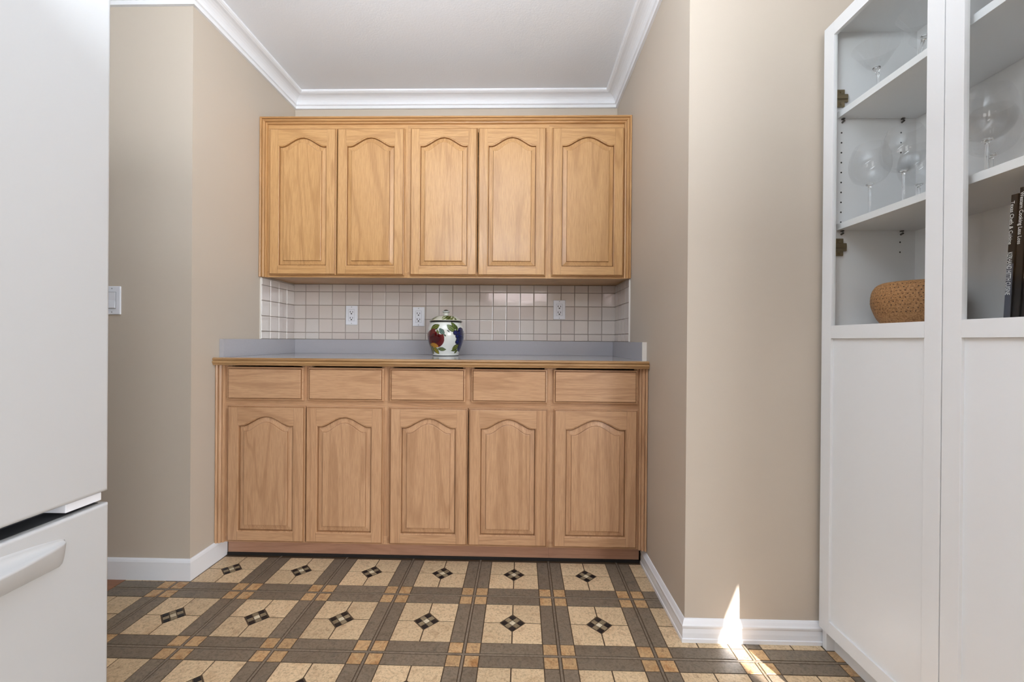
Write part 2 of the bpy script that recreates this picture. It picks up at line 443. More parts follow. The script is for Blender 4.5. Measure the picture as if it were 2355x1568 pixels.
for wall, X0, rz in ((wall_left, XL, PI / 2), (wall_right, XR, -PI / 2)):
    s = 1 if wall is wall_left else -1
    box('grout', min(X0, X0 + s * .0035), max(X0, X0 + s * .0035), sc_[0], D - .002, .9925, 1.314, M['grout'], wall)
    for z0, z1 in rows:
        z1 = min(z1, 1.314)
        for y0, y1 in zip(sc_[:-1], sc_[1:]):
            place_tile(y1 - y0 - G, z1 - z0 - G, (X0 + s * .001, (y0 + y1) / 2, (z0 + z1) / 2), rz, wall, (random.gauss(0, .004), random.gauss(0, .004)))
    box('caulk_edge', min(X0, X0 + s * .0065), max(X0, X0 + s * .0065), sc_[0] - .004, sc_[0], .9925, 1.314, M['caulk'], wall)

# ---------------------------------------------------------------- oak cabinets
def arch(x0, x1, zs, zp, n=28, sh=.07):
    pts = []
    for i in range(n + 1):
        t = i / n
        if t < sh or t > 1 - sh: z = zs
        else:
            u = (t - sh) / (1 - 2 * sh); w = .5 - .5 * math.cos(2 * PI * u); z = zs + (zp - zs) * (w ** .74)
        pts.append((x0 + (x1 - x0) * t, z))
    return pts
def make_door(parent, x0, x1, z0, z1, yf, ops, mats, name='door'):
    """framed door; yf = front plane; ops = (stile, bottom rail, shoulder drop, peak drop)"""
    mv, mh, mp, pm = mats
    st, br, sd, pd = ops; cx, cz = (x0 + x1) / 2, (z0 + z1) / 2; T = .019
    X0, X1, Z0, Z1 = x0 - cx, x1 - cx, z0 - cz, z1 - cz
    ox0, ox1, oz0, ozs, ozp = X0 + st, X1 - st, Z0 + br, Z1 - sd, Z1 - pd
    b = MB()
    e = .006
    rings = [(0, T), (0, .0075), (.0018, .0050), (.0048, .0042), (.0062, .0006), (.0072, 0)]
    for (i0, d0), (i1, d1) in zip(rings[:-1], rings[1:]):
        A = [(X0 + i0, d0, Z0 + i0), (X1 - i0, d0, Z0 + i0), (X1 - i0, d0, Z1 - i0), (X0 + i0, d0, Z1 - i0)]
        B = [(X0 + i1, d1, Z0 + i1), (X1 - i1, d1, Z0 + i1), (X1 - i1, d1, Z1 - i1), (X0 + i1, d1, Z1 - i1)]
        for i in range(4):
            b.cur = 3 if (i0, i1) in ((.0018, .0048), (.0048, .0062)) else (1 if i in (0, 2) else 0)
            b.add([A[i], A[(i + 1) % 4], B[(i + 1) % 4], B[i]], [(0, 1, 2, 3)])
    b.cur = 0; b.add([(X0, T, Z0), (X1, T, Z0), (X1, T, Z1), (X0, T, Z1)], [(0, 1, 2, 3)])
    e = .0072
    for xa, xb in ((X0 + e, ox0 - .0003), (ox1 + .0003, X1 - e)):
        b.add([(xa, 0, Z0 + e), (xb, 0, Z0 + e), (xb, 0, Z1 - e), (xa, 0, Z1 - e)], [(0, 1, 2, 3)])
    # tiny groove between stile and rail
    for xa in (ox0, ox1):
        b.cur = 2
        for za, zb in ((Z0 + e, oz0), (ozs, Z1 - e)):
            b.add([(xa - .0003, 0, za), (xa - .0003, .0003, za), (xa - .0003, .0003, zb), (xa - .0003, 0, zb)], [(0, 1, 2, 3)])
            b.add([(xa - .0003, .0003, za), (xa + .0003, .0003, za), (xa + .0003, .0003, zb), (xa - .0003, .0003, zb)], [(0, 1, 2, 3)])
    b.cur = 1
    b.add([(ox0 + .0003, 0, Z0 + e), (ox1 - .0003, 0, Z0 + e), (ox1 - .0003, 0, oz0), (ox0 + .0003, 0, oz0)], [(0, 1, 2, 3)])
    ar = arch(ox0, ox1, ozs, ozp); n = len(ar)
    vs = [(x, 0, z) for x, z in ar] + [(x, 0, Z1 - e) for x, z in ar]
    b.add(vs, [(i, i + 1, n + i + 1, n + i) for i in range(n - 1)])
    # moulded inner edge of the frame
    def loop(ins, dep, pe=0.0):
        a = arch(ox0 + ins, ox1 - ins, ozs - ins, ozp - ins - pe)
        return [(ox0 + ins, dep, oz0 + ins)] + [(x, dep, z) for x, z in a] + [(ox1 - ins, dep, oz0 + ins)]
    def skirt(b, l1, l2):
        k_ = len(l1); b.add(l1 + l2, [(i, (i + 1) % k_, k_ + (i + 1) % k_, k_ + i) for i in range(k_)])
    b.cur = 0
    L = [loop(0, 0), loop(.0010, .0017), loop(.0036, .0021), loop(.0052, .0030), loop(.0060, .0060), loop(.0064, .0108)]
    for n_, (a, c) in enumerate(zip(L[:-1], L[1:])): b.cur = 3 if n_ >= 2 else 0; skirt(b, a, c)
    d = b.out(name, [mv, mh, M['dark'], pm], parent, loc=(cx, yf, cz)); rel(d)
    # raised panel
    p = MB()
    L = [loop(.0062, .0112), loop(.0080, .0110), loop(.0083, .0090), loop(.0150, .0082), loop(.0230, .0066), loop(.0276, .0060), loop(.0290, .0014), loop(.0310, .0004)]
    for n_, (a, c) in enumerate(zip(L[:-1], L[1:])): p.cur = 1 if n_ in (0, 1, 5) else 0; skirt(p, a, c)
    p.cur = 0; last = L[-1]; m = len(last) - 2
    base = [(x, y, last[0][2]) for x, y, z in last[1:-1]]
    p.add(base + last[1:-1], [(i, i + 1, m + i + 1, m + i) for i in range(m - 1)])
    pp = p.out('raised_panel', [mp, pm], d)
    return d
def make_drawer(parent, x0, x1, z0, z1, yf, m):
    cx, cz = (x0 + x1) / 2, (z0 + z1) / 2; w, h = (x1 - x0) / 2, (z1 - z0) / 2; b = MB()
    rings = [(0, .019), (0, .0075), (.0018, .0050), (.0058, .0042), (.0068, .0062), (.0080, .0062), (.0095, .0008), (.0110, 0)]
    for (i0, d0), (i1, d1) in zip(rings[:-1], rings[1:]):
        A = [(-w + i0, d0, -h + i0), (w - i0, d0, -h + i0), (w - i0, d0, h - i0), (-w + i0, d0, h - i0)]
        B = [(-w + i1, d1, -h + i1), (w - i1, d1, -h + i1), (w - i1, d1, h - i1), (-w + i1, d1, h - i1)]
        b.cur = 1 if (i0, i1) in ((.0058, .0068), (.0068, .0080), (.0080, .0095)) else 0
        for i in range(4): b.add([A[i], A[(i + 1) % 4], B[(i + 1) % 4], B[i]], [(0, 1, 2, 3)])
    b.cur = 0; i1 = .011
    b.add([(-w + i1, 0, -h + i1), (w - i1, 0, -h + i1), (w - i1, 0, h - i1), (-w + i1, 0, h - i1)], [(0, 1, 2, 3)])
    b.add([(-w, .019, -h), (w, .019, -h), (w, .019, h), (-w, .019, h)], [(0, 1, 2, 3)])
    o = b.out('drawer_front', [m, M['groove_shade_l']], parent, loc=(cx, yf, cz)); rel(o); return o
def world_part(b, name, m, parent, **kw):
    o = b.out(name, m, parent, **kw); o.location = -Vector(parent.location); return o

UY, LY = 2.1574, 1.8556
um = (M['oak_v'], M['oak_h'], M['oak_v'], M['groove_shade_u']); lm = (M['oak_lv'], M['oak_lh'], M['oak_lv'], M['groove_shade_l'])
up_units = [(XL + .0005, -.5915, [(-1.3073, -.9590), (-.9540, -.6070)], 'left oak wall cabinet above the tiles with two arched doors, against the left wall'),
            (-.5911, .1335, [(-.5757, -.2315), (-.2265, .1185)], 'middle oak wall cabinet of the row with two arched doors'),
            (.1339, XR - .0005, [(.1493, .5131)], 'single-door oak wall cabinet at the right end of the row')]
for x0, x1, doors, lab in up_units:
    c = empty('wall_cabinet', ((x0 + x1) / 2, UY, 1.3135), lab, 'cabinet', 'oak wall cabinets over the backsplash')
    b = MB(); t = .016
    b.box(x0, x0 + t, UY + .019, D - .0005, 1.3205, 2.10); b.box(x1 - t, x1, UY + .019, D - .0005, 1.3205, 2.10)
    b.box(x0 + t, x1 - t, UY + .019, D - .0005, 2.084, 2.10); b.box(x0 + t, x1 - t, UY + .019, D - .0005, 1.3205, 1.334)
    world_part(b, 'carcass', M['oak_h'], c)
    b = MB(); b.cur = 1; b.box(x0, x1, UY, UY + .019, 1.3135, 1.345); b.box(x0, x1, UY, UY + .019, 2.062, 2.10); b.cur = 0
    xs = [x0] + [d[k_] for d in doors for k_ in (0, 1)] + [x1]
    b.box(x0, doors[0][0] + .012, UY, UY + .019, 1.345, 2.062); b.box(doors[-1][1] - .012, x1, UY, UY + .019, 1.345, 2.062)
    world_part(b, 'face_frame', [M['oak_v'], M['oak_h']], c)
    for n_d, (a, e_) in enumerate(doors):
        make_door(c, a, e_, 1.3240, 2.0785, UY - .0195, (.047, .045, .089, .044), um)
# moulding round the wall cabinets
prof = [(0, 0), (.038, 0), (.038, .005), (.035, .010), (.030, .011), (.029, .007), (.027, .007), (.0255, .013), (.020, .018), (.015, .018), (.0135, .012), (.0115, .012), (.010, .019), (.006, .022), (.002, .022), (0, .019)]
def frame_moulding(parent, x0, x1, ztop, zbot, y, name, top=True):
    for s, X0 in ((1, x0), (-1, x1)):
        b = MB(); vs = []
        for qx, d in prof:
            qx = .034 * qx / .038
            vs.append((X0 + s * qx, y - d, zbot)); vs.append((X0 + s * qx, y - d, ztop - (qx if top else 0)))
        n = len(prof)
        b.add(vs, [(2 * i, 2 * ((i + 1) % n), 2 * ((i + 1) % n) + 1, 2 * i + 1) for i in range(n)] + [tuple(range(0, 2 * n, 2))])
        world_part(b, name, M['moulding'] if top else M['oak_lv'], parent)
    if top:
        b = MB(); vs = []
        for qx, d in prof:
            q_ = .034 * qx / .038
            vs.append((x0 + q_, y - d, ztop - q_)); vs.append((x1 - q_, y - d, ztop - q_))
        n = len(prof)
        b.add(vs, [(2 * i, 2 * ((i + 1) % n), 2 * ((i + 1) % n) + 1, 2 * i + 1) for i in range(n)])
        world_part(b, name, M['moulding_h'], parent)
mo = empty('cabinet_moulding', (-.4, UY, 2.10), 'profiled oak moulding strip framing the top and sides of the wall cabinets', 'moulding')
frame_moulding(mo, XL + .001, XR - .001, 2.1385, 1.3135, UY, 'moulding_strip')
b = MB(); b.box(XL + .001, XR - .001, UY, UY + .019, 2.10, 2.1385); world_part(b, 'backing_strip', M['moulding_h'], mo)

lo_units = [(XL + .0005, -.5925, [(-1.3053, -.9562), (-.9521, -.6065)], [(-1.3082, -.9656), (-.9442, -.6066)], 'left oak base cabinet under the counter, two drawers over two doors'),
            (-.5921, .1300, [(-.5780, -.2330), (-.2286, .1169)], [(-.5796, -.2448), (-.2190, .1147)], 'middle oak base cabinet under the counter, two drawers over two doors, below the painted jar'),
            (.1304, XR - .0005, [(.1444, .5084)], [(.1413, .5077)], 'single-door oak base cabinet at the right end of the counter')]
for x0, x1, doors, drs, lab in lo_units:
    c = empty('base_cabinet', ((x0 + x1) / 2, LY, 0), lab, 'cabinet', 'oak base cabinets under the counter')
    b = MB(); t = .016
    b.box(x0, x0 + t, LY + .019, D - .001, .083, .876); b.box(x1 - t, x1, LY + .019, D - .001, .083, .876)
    b.box(x0 + t, x1 - t, LY + .019, D - .001, .083, .099); b.box(x0 + t, x1 - t, D - .02, D - .001, .099, .876)
    world_part(b, 'carcass', M['oak_lh'], c)
    b = MB(); b.cur = 1; b.box(x0, x1, LY, LY + .019, .083, .120); b.box(x0, x1, LY, LY + .019, .680, .735); b.box(drs[0][0] + .012, drs[-1][1] - .012, LY + .001, LY + .018, .845, .862); b.cur = 0
    b.box(x0, doors[0][0] + .012, LY, LY + .019, .120, .680); b.box(doors[-1][1] - .012, x1, LY, LY + .019, .120, .680)
    b.box(x0, drs[0][0] + .012, LY, LY + .019, .735, .876); b.box(drs[-1][1] - .012, x1, LY, LY + .019, .735, .876)
    if len(drs) == 2: b.box(drs[0][1] - .012, drs[1][0] + .012, LY, LY + .019, .735, .876)
    world_part(b, 'face_frame', [M['oak_lv'], M['oak_lh']], c)
    b = MB(); b.box(x0 + .015 if x0 < -1 else x0, x1 - .0 if x1 < .5 else x1 - .015, 1.905, 1.917, .012, .083); world_part(b, 'toe_board', M['toe'], c)
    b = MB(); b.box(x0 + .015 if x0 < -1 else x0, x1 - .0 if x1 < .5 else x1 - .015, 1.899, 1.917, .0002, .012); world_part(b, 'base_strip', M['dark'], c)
    for a, e_ in doors: make_door(c, a, e_, .0925, .6955, LY - .0195, (.0485, .0450, .084, .0425), lm)
    for a, e_ in drs: make_drawer(c, a, e_, .7214, .8685, LY - .0195, M['oak_lh'])
mo = empty('filler_moulding', (-.4, LY, .083), 'fluted oak filler strips between the base cabinets and the side walls', 'moulding')
frame_moulding(mo, XL + .001, XR - .001, .876, .083, LY, 'moulding_strip', top=False)

# ---------------------------------------------------------------- countertop
ct = empty('countertop', (-.4, 1.83, .909), 'grey laminate countertop with an oak front edge and low upstand', 'countertop')
b = MB(); b.box(XL + .001, XR - .001, 1.835, D - .008, .8775, .9095); world_part(b, 'laminate_top', M['laminate'], ct)
b = MB(); SP = .9920
b.box(XL + .0205, XR - .0205, 2.4514, D - .007, .9095, SP, .001); world_part(b, 'upstand', M['laminate'], ct)
b = MB(); b.box(XL + .001, XL + .020, 1.862, D - .007, .9095, SP, .001); world_part(b, 'upstand', M['laminate'], ct)
b = MB(); b.box(XR - .020, XR - .001, 1.862, D - .007, .9095, SP, .001); world_part(b, 'upstand', M['laminate'], ct)
b = MB(); b.box(XL + .001, XL + .0205, 1.8595, 1.862, .9095, SP); world_part(b, 'end_cap', M['laminate'], ct)
b = MB(); b.box(XR - .0205, XR - .001, 1.8595, 1.862, .9095, SP); world_part(b, 'end_cap', M['caulk'], ct)
# nosing: rounded top, groove, lower bead
npf = [(1.836, .9098), (1.824, .9098), (1.818, .9075), (1.8155, .9035), (1.8165, .8992), (1.8205, .8975), (1.8205, .8960), (1.8150, .8945), (1.8138, .8905), (1.8145, .8865), (1.8180, .8840), (1.8180, .8810), (1.8200, .8768), (1.836, .8768)]
b = MB(); b.prism(npf, XL + .0012, XR - .0015, 'x'); world_part(b, 'oak_nosing', M['nosing'], ct)

# ---------------------------------------------------------------- outlets and switch
def screw(b, x, y, z): b.cyl((x, y, z), (x, y - .0008, z), .0028, 10)
def outlet(x0, x1, z0, z1, lab):
    cx, cz = (x0 + x1) / 2, (z0 + z1) / 2; y = D - .0072
    o = empty('outlet', (cx, y, cz), lab, 'outlet', 'white outlets on the tiled wall')
    b = MB(); b.box(-.0347, .0347, -.0055, 0, -.0565, .0565, .0022); b.out('cover_plate', M['plate'], o)
    b = MB(); b.box(-.0168, .0168, -.0066, -.0050, -.0335, .0335, .0005); r = b.out('receptacle', M['plate'], o)
    b = MB(); b.box(-.0178, .0178, -.0058, -.0052, -.0345, .0345); b.out('rim_gap', M['plate_grey'], o)
    b = MB()
    for s in (.0185, -.0165):
        b.box(-.0092, -.0058, -.0070, -.0060, s - .0035, s + .0065); b.box(.0058, .0088, -.0070, -.0060, s - .0035, s + .0055)
        b.cyl((0, -.0060, s - .0095), (0, -.0071, s - .0095), .0040, 10)
    b.out('slots', M['black'], r)
    for sz in (.0485, -.0485): b = MB(); screw(b, 0, -.0052, sz); b.out('screw', M['plate_grey'], o)
outlet(-1.0401, -.973, 1.0806, 1.1919, 'white outlet on the tiles, leftmost, near the left corner')
outlet(-.6416, -.5736, 1.074, 1.187, 'white outlet on the tiles just left of the painted jar')
outlet(.1857, .2554, 1.1197, 1.2323, 'white outlet on the pinkish tiles at the right, mounted higher')
o = empty('light_switch', (-1.6875, YFL, 1.1475), 'white rocker light switch on the taupe wall beside the refrigerator', 'switch')
b = MB(); b.box(-.035, .035, -.006, 0, -.0585, .0585, .0025); b.out('cover_plate', M['plate'], o)
b = MB(); b.box(-.0178, .0178, -.0066, -.0055, -.0350, .0350); b.out('rocker_frame', M['plate_grey'], o)
b = MB(); b.prism([(-.0062, -.033), (-.0110, -.031), (-.0072, 0), (-.0085, .033), (-.0062, .033)], -.0150, .0150, 'x'); b.out('rocker', M['plate'], o)
for sz in (.0485, -.0485): b = MB(); screw(b, 0, -.0058, sz); b.out('screw', M['plate_grey'], o)

# ---------------------------------------------------------------- painted jar
JC = (-.4095, 2.268, .9097)
jar = empty('cookie_jar', JC, 'white ceramic lidded jar painted with a red apple and blue grapes', 'jar')
jar.rotation_euler = (0, 0, .179)
def cr(pts, n):
    out = []
    for i in range(len(pts) - 1):
        p0, p1, p2, p3 = pts[max(i - 1, 0)], pts[i], pts[i + 1], pts[min(i + 2, len(pts) - 1)]
        for k_ in range(n):
            t = k_ / n
            out.append(tuple(.5 * ((2 * p1[j]) + (-p0[j] + p2[j]) * t + (2 * p0[j] - 5 * p1[j] + 4 * p2[j] - p3[j]) * t * t + (-p0[j] + 3 * p1[j] - 3 * p2[j] + p3[j]) * t ** 3) for j in (0, 1)))
    out.append(pts[-1]); return out
body = cr([(.069, .0), (.0695, .004), (.0715, .016), (.081, .042), (.092, .072), (.0985, .105), (.0975, .130), (.0915, .155), (.0845, .172), (.083, .178)], 14)
def inpoly(x, y, poly):
    c = False; j = len(poly) - 1
    for i in range(len(poly)):
        if (poly[i][1] > y) != (poly[j][1] > y) and x < (poly[j][0] - poly[i][0]) * (y - poly[i][1]) / (poly[j][1] - poly[i][1]) + poly[i][0]: c = not c
        j = i
    return c
def leaf(x, y, cx, cy, ang, L, Wd):
    dx, dy = x - cx, y - cy; u = dx * math.cos(ang) + dy * math.sin(ang); v = -dx * math.sin(ang) + dy * math.cos(ang)
    if not (-L < u < L): return None
    w = Wd * (1 - (u / L) ** 2); 
    if abs(v) > w: return None
    return abs(v) / w, u / L
CW = s2l((222, 224, 217))
# picture coordinates: px of the photograph crop (2156 wide = 220 px), belly centre at x 1215
def jar_paint(px, py):
    """px, py: coordinates on the jar's face in crop pixels (x right, y down)"""
    col = CW
    E = lambda cx, cy, rx, ry, an=0: ((((px - cx) * math.cos(an) + (py - cy) * math.sin(an)) / rx) ** 2 + ((-(px - cx) * math.sin(an) + (py - cy) * math.cos(an)) / ry) ** 2)
    # leaves
    for cx, cy, an, L, Wd, c1, c2 in [(980, 670, -.5, 110, 62, (104, 116, 42), (34, 44, 22)), (1125, 775, .95, 95, 52, (96, 124, 112), (30, 48, 46)), (1195, 860, .8, 35, 18, (60, 84, 70), (34, 50, 44)),
                                      (1035, 790, 1.3, 70, 30, (112, 118, 60), (44, 54, 26)),
                                      (1330, 700, .7, 130, 62, (110, 128, 60), (38, 52, 26)), (1395, 640, .9, 110, 40, (96, 116, 48), (34, 46, 22)), (1270, 765, .6, 45, 16, (70, 84, 74), (50, 62, 54)), (1440, 680, 1.2, 80, 34, (80, 100, 40), (30, 42, 20)),
                                      (880, 1110, 1.1, 100, 42, (74, 86, 36), (26, 40, 26)), (1000, 1200, .9, 110, 46, (150, 140, 44), (44, 52, 22)), (920, 1210, 1.4, 90, 36, (128, 124, 46), (44, 52, 24)), (1125, 1170, .12, 100, 44, (110, 124, 70), (40, 54, 28)),
                                      (1440, 1120, -.6, 110, 50, (120, 128, 50), (40, 52, 24)), (1400, 1195, -.15, 80, 24, (104, 116, 44), (40, 52, 24)), (1440, 1225, -.9, 60, 22, (104, 116, 44), (40, 52, 24))]:
        r = leaf(px, py, cx, cy, an, L, Wd)
        if r:
            edge, u = r
            col = s2l(c2) if edge > .72 or edge < .08 or (abs((u * 5 + edge * 1.2) % 1) < .16) else s2l(c1)
    # apple
    if E(985, 920, 192, 218, -.35) < 1 and not (E(1085, 745, 110, 85, .5) < 1):
        e = E(985, 920, 192, 218, -.35); col = s2l((92, 5, 9)) if e > .25 else s2l((66, 2, 6))
        if E(960, 1100, 95, 62, .35) < 1: col = s2l((186, 130, 34))
    # grapes
    gr = [(1455, 800), (1540, 730), (1600, 800), (1480, 880), (1560, 870), (1640, 900), (1500, 960), (1590, 970), (1480, 1010), (1560, 1050), (1640, 1020), (1540, 1120), (1600, 1110), (1530, 1180), (1580, 1180), (1520, 800), (1430, 800), (1640, 820), (1700, 880), (1700, 980)]
    for gx, gy in gr:
        e = E(gx, gy, 60, 58)
        if e < 1:
            col = s2l((16, 26, 78)) if e < .62 else s2l((9, 14, 48))
            if E(gx - 12, gy - 14, 14, 12) < 1: col = s2l((34, 44, 104))
    return col
def painted_lathe(name, prof, parent, fn, n=200, closed_top=False):
    b = MB(); b.lathe(prof, n); o = b.out(name, M['jarmat'], parent, smooth=True)
    at = o.data.color_attributes.new('paint', 'FLOAT_COLOR', 'POINT')
    for i, v in enumerate(o.data.vertices):
        at.data[i].color = fn(v.co)
    return o
m = mat('glazed_ceramic', (236, 238, 232), .12, .5, coat=.5); k = NT(m); a_ = k.n('ShaderNodeAttribute', attribute_name='paint'); k.l(a_.outputs['Color'], k.b.inputs['Base Color']); M['jarmat'] = m
PXM = 9.8 * 966.5 / 2.19   # crop pixels per metre at the jar
def body_paint(co):
    r = math.hypot(co.x, co.y)
    ang = math.atan2(co.x, -co.y)      # 0 = towards the camera
    side = 1 if co.y < .02 else -1
    sx = 1215 + co.x * PXM * .985
    sy = 1330 - co.z * PXM
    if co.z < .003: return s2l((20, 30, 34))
    if side < 0: return CW
    return jar_paint(sx, sy)
painted_lathe('jar_body', body, jar, body_paint, 320)
lid = cr([(.0835, .181), (.0885, .1815), (.0895, .185), (.087, .188)], 3) + cr([(.087, .188), (.072, .2005), (.052, .2115), (.030, .2165), (.014, .218), (.011, .221)], 8)[1:]
def lid_paint(co):
    r = math.hypot(co.x, co.y)
    if co.z < .1875: return s2l((22, 26, 20))
    a = math.atan2(co.x, -co.y); w = math.sin(a * 9) * .5 + math.sin(a * 23 + r * 300) * .5
    if .020 < r < .083 and math.sin(a * 4 + .6) > -.5:
        return s2l((62, 74, 34)) if w > .1 else (s2l((112, 122, 66)) if w > -.45 else s2l((196, 196, 172)))
    return s2l((214, 212, 196))
lo = painted_lathe('lid', lid, jar, lid_paint, 160)
b = MB(); b.lathe([(.0, .177), (.083, .178), (.0838, .1812)], 64); b.out('lid_seat', M['dark'], jar)
knob = cr([(.0115, .220), (.0125, .226), (.0185, .233), (.0190, .236), (.0135, .243), (.006, .2475), (.0, .248)], 5)
painted_lathe('knob', knob, lo, lambda co: s2l((26, 28, 26)) if co.z > .2415 or (.2335 < co.z < .2365) else CW, 48)

# ---------------------------------------------------------------- refrigerator
FX, FY = -.930, .930
fr = empty('refrigerator', (-1.28, .50, 0), 'white bottom-freezer refrigerator cut by the left frame edge', 'refrigerator')
def fpart(b, name, m, parent=fr, **kw):
    o = b.out(name, m, parent, **kw)
    if parent is fr: o.location = -Vector(fr.location)
    return o
b = MB(); b.box(-1.62, -1.005, .115, .922, .03, 1.80, .006); fpart(b, 'cabinet_body', M['fridge'])
def front_slab(z0, z1, name, r=.012):
    # door slab with rounded vertical and horizontal edges, very slightly bowed
    b = MB(); b.box(-1.000, FX, .105, FY, z0, z1, 0)
    bm = bmesh.new(); vs = [bm.verts.new(v) for v in b.v]; [bm.faces.new([vs[i] for i in f]) for f in b.f]
    bmesh.ops.bevel(bm, geom=[e for e in bm.edges if max(v.co.x for v in e.verts) > FX - .001 and min(v.co.x for v in e.verts) > FX - .001], offset=r, segments=5, affect='EDGES', profile=.5)
    c = MB(); bm.verts.index_update(); c.add([v.co[:] for v in bm.verts], [tuple(v.index for v in f.verts) for f in bm.faces]); bm.free()
    return fpart(c, name, M['fridge'])
front_slab(.6500, 1.79, 'refrigerator_door', .008)
dr = front_slab(.075, .6235, 'freezer_drawer', .006)
b = MB(); b.box(-1.006, -.937, .845, .919, .6320, .6495, .0012); fpart(b, 'hinge_cover', M['plate'])
b = MB(); b.box(-1.0045, -.9995, .12, .91, .05, 1.78); fpart(b, 'door_gasket', M['gasket'])
b = MB(); b.box(-.9995, -.948, .112, .922, .6236, .6246); fpart(b, 'drawer_gap_shade', M['gasket'])  # dark strip standing in for the shade in the gap above the drawer
b = MB(); b.box(-1.60, -.96, .13, .90, .0, .07); fpart(b, 'kick_grille', M['gasket'])
# handle: a wedge that swells out of the drawer, scooped on top, undercut below
secs = []
ys = [.200, .203, .208, .22, .25, .30, .36, .43, .52, .60, .66, .70, .73, .755, .775, .792, .806, .817, .826, .8315, .835, .8375]
for y in ys:
    e = min((y - .199) / .012, (.8385 - y) / .012, 1.0); e = math.sqrt(max(0, 1 - (1 - e) ** 2))
    d_ = min(y - .20, .838 - y); bow = .036 * (1 - math.exp(-max(d_, 0) / .115)) / (1 - math.exp(-.32 / .115)) + .007
    p = bow * e; zl = .576; zb_ = .576 - .042 * e
    h_ = (p / .043) ** .9
    pr_ = [(FX - .003, zl + .003 + .031 * h_), (FX + .0002, zl + .003 + .029 * h_), (FX + .03 * p, zl + .0028 + .022 * h_), (FX + .14 * p, zl + .0026 + .0135 * h_), (FX + .36 * p, zl + .0024 + .007 * h_), (FX + .68 * p, zl + .002 + .003 * h_), (FX + .93 * p, zl + .0012 + .0012 * h_), (FX + p, zl), (FX + 1.0 * p, zl - .003),
           (FX + .66 * p, zb_ + .014), (FX + .36 * p, zb_ + .002), (FX + .24 * p, zb_ - .001), (FX + .1 * p, zb_ - .002), (FX - .003, zb_ - .002)]
    secs.append([(x, y, z) for x, z in pr_])
b = MB(); k_ = len(secs[0]); vs = [v for s in secs for v in s]; fs = []
for i in range(len(secs) - 1):
    for j in range(k_ - 1): fs.append((i * k_ + j, i * k_ + j + 1, (i + 1) * k_ + j + 1, (i + 1) * k_ + j))
fs += [tuple(range(k_)), tuple((len(secs) - 1) * k_ + j for j in range(k_))]
b.add(vs, fs); h = b.out('handle', M['fridge'], dr, smooth=True)

# ---------------------------------------------------------------- bookcase with glass doors
BF = .980; CY0, CY1 = .595, 1.398
bc = empty('bookcase', (1.13, 1.0, 0), 'tall white bookcase with half-glazed doors standing against the right wall', 'bookcase')
def bpart(b, name, m, parent=bc, **kw):
    o = b.out(name, m, parent, **kw)
    if parent is bc: o.location = -Vector(bc.location)
    return o
CX0, CX1 = .994, 1.285; t = .018
for y0, y1 in ((CY1 - t, CY1), (CY0, CY0 + t)):
    b = MB(); b.prism([(CX0 - .011, 0), (CX1, 0), (CX1, 2.015), (CX0, 2.015), (CX0, .075), (CX0 - .011, .072)], y0, y1, 'y') if False else b.box(CX0, CX1, y0, y1, .0, 2.015, .0008)
    bpart(b, 'side_panel', M['white_furn'])
for z0, nm in ((1.997, 'top_panel'), (.070, 'bottom_panel')):
    b = MB(); b.box(CX0, CX1 - .004, CY0 + t, CY1 - t, z0, z0 + t); bpart(b, nm, M['white_furn'])
b = MB(); b.box(1.262, 1.267, CY0 + t, CY1 - t, .088, 1.997); bpart(b, 'back_panel', M['white_furn'])
b = MB(); b.box(1.020, 1.034, CY0 + t, CY1 - t, .0, .070); bpart(b, 'plinth', M['white_furn'])
SHZ = [(1.0250, .018), (1.3580, .020), (1.7182, .020), (.40, .018), (.71, .018)]
for z, h_ in SHZ:
    b = MB(); b.box(1.012, 1.2615, CY0 + t + .0008, CY1 - t - .0008, z, z + h_, .0006); bpart(b, 'shelf', M['white_furn'])
def door(y0, y1, hinge_far):
    z0, z1 = .070, 2.013; s = .042; X0, X1 = BF, BF + .0125
    d = MB(); d.box(X0, X1, y0, y0 + s, z0, z1, .0007); d.box(X0, X1, y1 - s, y1, z0, z1, .0007)
    for za, zb in ((z0, z0 + s), (1.0100, 1.0502), (z1 - s, z1)): d.box(X0, X1, y0 + s, y1 - s, za, zb, .0005)
    o = bpart(d, 'door', M['white_furn'])
    b = MB(); b.box(X0 + .0075, X1 - .001, y0 + s - .002, y1 - s + .002, z0 + s - .002, 1.012); p = b.out('lower_panel', M['white_furn'], o)
    b = MB()
    b.add([(X0 + .0065, y0 + s - .004, 1.046), (X0 + .0065, y1 - s + .004, 1.046), (X0 + .0065, y1 - s + .004, z1 - s + .004), (X0 + .0065, y0 + s - .004, z1 - s + .004)], [(0, 1, 2, 3)])
    g = b.out('glass_pane', M['pane'], o)
    return o
door(1.0035, 1.3955, True)
door(.5975, 1.0010, False)
# hinges on the far side panel
for z in (1.7815, 1.3035):
    b = MB(); Y = CY1 - t
    b.box(1.0005, 1.042, Y - .0075, Y - .0005, z - .013, z + .013, .002)
    b.box(1.006, 1.032, Y - .0065, Y - .0005, z - .028, z + .028, .002)
    b.cyl((1.019, Y - .0105, z + .019), (1.019, Y - .006, z + .019), .0042, 10); b.cyl((1.019, Y - .0105, z - .019), (1.019, Y - .006, z - .019), .0042, 10)
    b.box(1.000, 1.038, Y - .0125, Y - .007, z - .0045, z + .006, .001)
    bpart(b, 'hinge', M['brass'])
